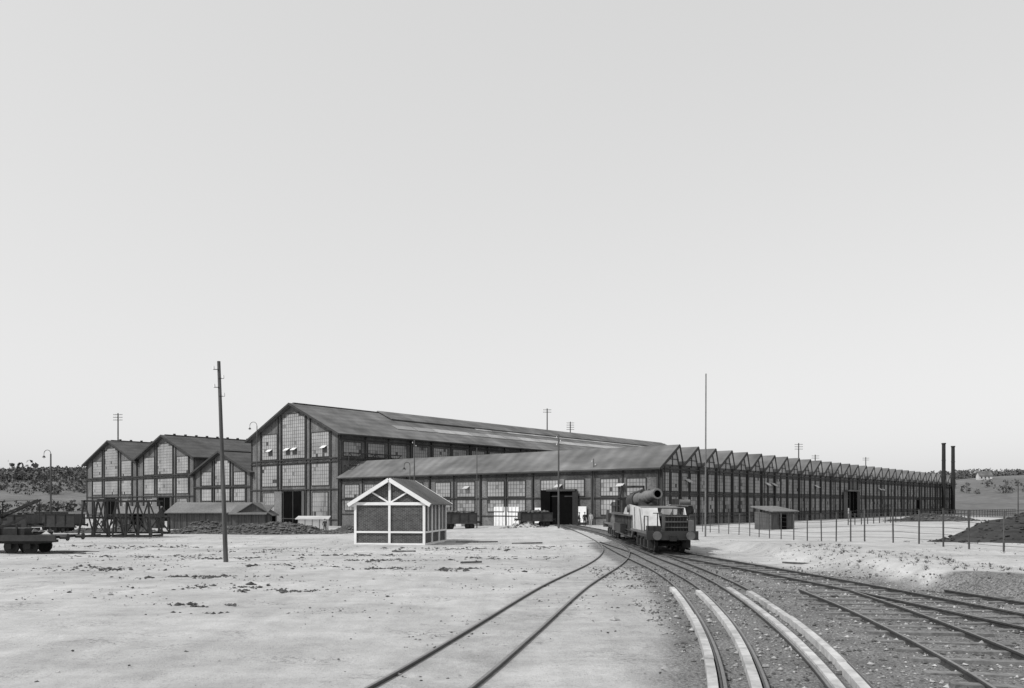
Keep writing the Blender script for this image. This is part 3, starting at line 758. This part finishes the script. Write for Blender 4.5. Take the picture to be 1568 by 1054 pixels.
# ---------------------------------------------------------------- rubble, mounds
def mound(name,cx,cy,lx,ly,h,m,nst,ms,seed=0,rmax=.22):
    e=empty(name,(cx,cy,0)); B=MB(); n=34; vs=[]
    for j in range(n+1):
        for i in range(n+1):
            u=-1+2*i/n; v=-1+2*j/n; r=math.hypot(u,v)
            k=S(1.05-r)*(.75+.6*noise.noise(Vector((u*3+seed,v*3,seed))))
            vs.append((u*lx,v*ly,gz(cx+u*lx,cy+v*ly)-.08+h*max(0,k)+.1*noise.noise(Vector((u*lx*2,v*ly*2,seed)))*(k>0)))
    fs=[(j*(n+1)+i,j*(n+1)+i+1,(j+1)*(n+1)+i+1,(j+1)*(n+1)+i) for j in range(n) for i in range(n)]
    B.add(vs,fs,m); B.obj('heap',e,smooth=True); C=MB()
    for _ in range(nst):
        a=R.uniform(0,6.28); r=R.random()**.6*.95; u,v=r*math.cos(a),r*math.sin(a)
        k=S(1.05-r)*(.75+.6*noise.noise(Vector((u*3+seed,v*3,seed))))
        C.stone((u*lx,v*ly,gz(cx+u*lx,cy+v*ly)-.05+h*max(0,k)),R.uniform(.06,rmax),ms)
    C.obj('lumps',e)
mound('rubble_heap',-22.5,78,7.0,2.4,1.6,M_clod,1100,M_rub,1,.3)
mound('rubble_heap',-30.5,82,5,2,1.4,M_clod,500,M_rub,2,.3)
mound('rubble_heap',-16.5,88,5,1.8,1.1,M_clod,400,M_rub,3,.25)
mound('rubble_heap',-45,93,8,2,1.0,M_clod,400,M_rub,6,.25)
mound('dirt_heap',1.5,101,3.2,1.7,.8,M_stone,150,M_rub,4)
mound('earth_mound',36,50,10,9,3.8,M_earth,700,M_earth,5,.2)
mound('rubble_heap',66,128,9,2.5,1.4,M_clod,300,M_rub,8,.3)
B=MB()
pat=[(-9.6,27,1.6,.7),(-7.4,26,1.3,.4),(-10.8,37,2,.8),(-8.3,44,3,1),(-5,35,2.5,.8),(-1.5,34.5,2.2,.8),(-8.6,22.5,.8,.3),(-7.9,20.8,.6,.22),(-12,31,2.4,.7),(-15,41,3,1),(-3.5,50,4,1.5),(-14,48,3,2),(-.5,42,2,1),(-18,35,3,1.2),(2,52,2,1.5),(-20,44,3,1),(-24,52,4,1.5),(-6,40,2.5,.8)]
for (x,y,a,b) in pat:
    for _ in range(int(150*a)):
        X=x+R.gauss(0,a*.6);Y=y+R.gauss(0,b*.6)
        if noise.noise(Vector((X*1.3,Y*1.3,7)))<-.05: continue
        r=abs(R.gauss(0,.045))+.012
        B.stone((X,Y,gz(X,Y)+r*.1),r,M_clod if R.random()<.8 else M_rub,.45)
for _ in range(26000):
    Y=6+R.random()**1.2*62; X=R.uniform(-.75*Y,.28*Y if Y>40 else .75*Y)
    nn=noise.noise(Vector((X*.35,Y*.35,11)))+.5*noise.noise(Vector((X*1.1,Y*1.1,4)))
    if nn<.12+.4*S((24-Y)/10) and R.random()>.06: continue
    r=abs(R.gauss(0,.018))+.006
    if R.random()<.015 and Y>18: r*=2.6
    B.stone((X,Y,gz(X,Y)+r*.2),r,M_stone if R.random()<.4 else M_clod,.5)
for _ in range(9000):
    Y=6+R.random()*30; X=R.uniform(3.2,14)
    r=abs(R.gauss(0,.022))+.012; B.stone((X,Y,gz(X,Y)+r*.3),r,M_stone if R.random()<.55 else M_rub,.7)
B.obj('scattered_stones')
B=MB()
for _ in range(600):
    k=R.random()
    if k<.65: X=R.uniform(13.2,17.5);Y=R.uniform(16,44)
    elif k<.93: X=R.uniform(22,34);Y=R.uniform(28,60)
    else: Y=R.uniform(26,55);X=R.uniform(-.6*Y,2)
    s=R.uniform(.04,.14)
    for q in range(9):
        a=R.uniform(0,6.28);d=Vector((math.cos(a),math.sin(a),0)); p=Vector((X,Y,gz(X,Y)-.01))+d*R.uniform(0,s*.7)
        t=p+d*s*R.uniform(.3,1)+Vector((0,0,s*R.uniform(.5,1.2))); w=Vector((-d.y,d.x,0))*.012
        B.add([p-w,p+w,t],[(0,1,2)],M_weed)
B.obj('weed_tufts')
e=empty('loose_timber')
B=MB()
for (x,y,l,a) in((-2.4,38,1.0,.1),(-6.9,47,1.4,-.2),(12.6,38,1.6,-.9),(-4,58,3,.1),(0,56,2.2,.3)):
    z=gz(x,y)+.05; B.beam((x,y,z),(x+l*math.cos(a),y+l*math.sin(a),z+.02),.1,.08,M_wood)
B.obj('planks',e)
# ---------------------------------------------------------------- hills and distant trees
def hz(x,y):
    r=math.hypot(x,y); az=math.degrees(math.atan2(x,y))
    crest=34+3*math.sin(az*.13+1)+7*noise.noise(Vector((az*.06,1.7,0)))+(10*S((az-22)/10))
    return (crest)*S((r-420)/520)*(.85+.25*noise.noise(Vector((x*.006,y*.006,2))))-1.5
B=MB(); vs=[]; na,nr=150,26
for j in range(nr+1):
    r=400+j*55
    for i in range(na+1):
        az=rad(-80+160*i/na); x,y=r*math.sin(az),r*math.cos(az); vs.append((x,y,hz(x,y)))
B.add(vs,[(j*(na+1)+i,j*(na+1)+i+1,(j+1)*(na+1)+i+1,(j+1)*(na+1)+i) for j in range(nr) for i in range(na)],M_hill)
B.obj('hills',smooth=True)
B=MB()
def tree(x,y,z,h):
    w=h*R.uniform(.4,.7); B.cyl((x,y,z-1),(x,y,z+h*.5),h*.03,h*.015,M_wood,5)
    n=34; blobs=[(R.gauss(0,w*.5),R.gauss(0,w*.5),h*R.uniform(.1,.8),w*R.uniform(.35,.6)) for _ in range(6)]
    for q in range(n):
        b=blobs[q%6]; d=Vector((R.gauss(0,1),R.gauss(0,1),R.gauss(0,1))).normalized()*b[3]*R.uniform(.5,1.0)
        c=Vector((x+b[0],y+b[1],z+b[2]))+d; s=h*R.uniform(.07,.13)
        u=Vector((R.gauss(0,1),R.gauss(0,1),R.gauss(0,1))).normalized(); v=u.cross(Vector((R.gauss(0,1),R.gauss(0,1),R.gauss(0,1)))).normalized()
        B.add([c-u*s-v*s,c+u*s-v*s*.6,c+u*s*.8+v*s,c-u*s*.7+v*s*.9],[(0,1,2,3)],M_leaf)
def belt(az0,az1,r0,r1,n,h0,h1):
    for _ in range(n):
        az=rad(R.uniform(az0,az1)); r=R.uniform(r0,r1); x,y=r*math.sin(az),r*math.cos(az); tree(x,y,hz(x,y) if r>420 else gz(x,y),R.uniform(h0,h1))
belt(-36,-24,760,980,1000,6,9); belt(-36,-24,620,740,110,5,8); belt(20,36,850,990,600,5,7); belt(26,36,600,660,40,4,6); belt(-36,-25,430,470,50,3,6)
for az in(-30.8,-31.1): tree(900*math.sin(rad(az)),900*math.cos(rad(az)),hz(900*math.sin(rad(az)),900*math.cos(rad(az))),16)
B.obj('distant_tree_line')
for az,r,w in((29.8,720,9),):
    x,y=r*math.sin(rad(az)),r*math.cos(rad(az)); e=empty('white_farmhouse',(x,y,hz(x,y)),-rad(az)+.35); B=MB()
    B.box(0,w,0,7,-3,3.4,M_whd); B.extr([(0,0,3.41),(0,7,3.41),(0,3.5,6.2)],(w,0,0),M_whd)
    for sg in(-1,1): B.extr([(-.4,3.5+sg*4,2.95),(-.4,3.5,6.3),(-.4,3.5,6.6),(-.4,3.5+sg*4,3.25)],(w+.8,0,0),M_roof)
    for k in range(3): B.box(1+k*2.6,2+k*2.6,-.05,-.001,1.0,2.4,M_p3)
    B.obj('house_body',e)
# ---------------------------------------------------------------- people
def person(name,x,y,rz,stride=.0,arm=.0,cloth=M_cloth,z=None):
    z=gz(x,y) if z is None else z; e=empty(name,(x,y,z),rz)
    def skin(nm,V,E,Rr,m):
        me=bpy.data.meshes.new(nm); me.from_pydata(V,E,[]); me.materials.append(m)
        o=link(bpy.data.objects.new(nm,me),e)
        md=o.modifiers.new('s','SKIN'); md.use_smooth_shade=True
        if me.skin_vertices:
            for i,d in enumerate(me.skin_vertices[0].data): d.radius=Rr[i]; d.use_root=(i==0)
        o.modifiers.new('ss','SUBSURF').levels=1; o.modifiers['ss'].render_levels=1
        return o
    st=stride
    V=[(0,0,.93),(0,0,1.15),(0,0,1.38),(0,0,1.47),
       (-.10,0,.86),(-.11,-st*.5,.48),(-.11,-st*.35+.02,.1),(-.11,-st*.35-.16,.04),
       (.10,0,.86),(.11,st*.35-.03,.48),(.11,st*.9,.1),(.11,st*.9-.16,.04),
       (-.2,0,1.39),(-.26,.02+st*.2,1.12),(-.27,-.08+st*.4-arm*.2,.88+arm*.2),
       (.2,0,1.39),(.26,.02-st*.2,1.12),(.27,-.08-st*.3,.88)]
    E=[(0,1),(1,2),(2,3),(0,4),(4,5),(5,6),(6,7),(0,8),(8,9),(9,10),(10,11),(2,12),(12,13),(13,14),(2,15),(15,16),(16,17)]
    Rr=[(.16,.12),(.15,.11),(.17,.12),(.07,.07),(.1,.1),(.075,.075),(.055,.055),(.045,.04),(.1,.1),(.075,.075),(.055,.055),(.045,.04),(.075,.07),(.055,.055),(.042,.042),(.075,.07),(.055,.055),(.042,.042)]
    skin('clothed_body',V,E,Rr,cloth)
    V=[(0,0,1.46),(0,-.01,1.55),(0,-.02,1.64),(0,-.01,1.72),(0,-.11,1.62)]
    skin('head',V,[(0,1),(1,2),(2,3),(2,4)],[(.05,.05),(.07,.08),(.08,.095),(.06,.075),(.015,.02)],M_skin)
    B=MB(); B.cyl((0,0,1.70),(0,.01,1.78),.105,.09,M_cloth,12); B.cyl((0,-.03,1.69),(0,-.03,1.705),.13,.13,M_cloth,12); B.obj('cap',e)
    for sg,w in((-1,Vector((-.27,-.08+st*.4-arm*.2,.86+arm*.2))),(1,Vector((.27,-.08-st*.3,.86)))):
        V=[w,w-Vector((0,.01,.08))];E=[(0,1)];Rr=[(.025,.032),(.02,.036)]
        for k,(dy,l) in enumerate(((-.03,.065),(-.01,.075),(.01,.07),(.03,.055))):
            a=len(V); V+=[w-Vector((0,.01-dy,.11)),w-Vector((sg*.008,.02-dy,.11+l))]; E+=[(1,a),(a,a+1)]; Rr+=[(.009,.009),(.008,.008)]
        a=len(V); V+=[w-Vector((0,.05,.05)),w-Vector((0,.065,.09))]; E+=[(0,a),(a,a+1)]; Rr+=[(.011,.011),(.009,.009)]
        skin('hand',V,E,Rr,M_skin)
person('standing_man',9.0,101,.4); person('standing_man',9.7,100.4,-.6,cloth=M_cloth2); person('walking_man',8.2,99.6,1.4,stride=.3)
person('walking_man',-48.5,95,1.2,stride=.35); person('standing_man',-47.3,94.4,.2,arm=1)
person('standing_man',-25.0,109,.1)
# ---------------------------------------------------------------- light, sky, camera
EL,AZ=48,-122
sd=Vector((math.sin(rad(AZ))*math.cos(rad(EL)),math.cos(rad(AZ))*math.cos(rad(EL)),math.sin(rad(EL))))
w=bpy.data.worlds.new('World'); scene.world=w; w.use_nodes=True; nt=w.node_tree; N=nt.nodes; L=nt.links
sk=N.new('ShaderNodeTexSky'); sk.sky_type='NISHITA'; sk.sun_disc=False; sk.sun_elevation=rad(EL); sk.sun_rotation=rad(AZ)
sk.dust_density=3.0; sk.air_density=1.2; sk.altitude=100
bw=N.new('ShaderNodeRGBToBW'); L.new(sk.outputs[0],bw.inputs[0])
pw=N.new('ShaderNodeMath'); pw.operation='POWER'; pw.inputs[1].default_value=.26; L.new(bw.outputs[0],pw.inputs[0])
mu=N.new('ShaderNodeMath'); mu.operation='MULTIPLY'; mu.inputs[1].default_value=4.85; L.new(pw.outputs[0],mu.inputs[0])
L.new(mu.outputs[0],N['Background'].inputs['Color']); N['Background'].inputs['Strength'].default_value=.12
sl=bpy.data.lights.new('sun','SUN'); sl.energy=3.4; sl.angle=rad(.8); sl.color=(1,.995,.985)
so=link(bpy.data.objects.new('sun',sl)); so.rotation_euler=sd.to_track_quat('Z','Y').to_euler()
cam=bpy.data.cameras.new('camera'); cam.sensor_width=36; cam.lens=36*1250/1568; cam.shift_y=244/1568; cam.clip_end=6000; cam.clip_start=.1
co=link(bpy.data.objects.new('camera',cam)); co.location=(0,0,2.8); co.rotation_euler=(rad(90),0,0); scene.camera=co
scene.view_settings.view_transform='Standard'; scene.view_settings.look='None'; scene.view_settings.exposure=0
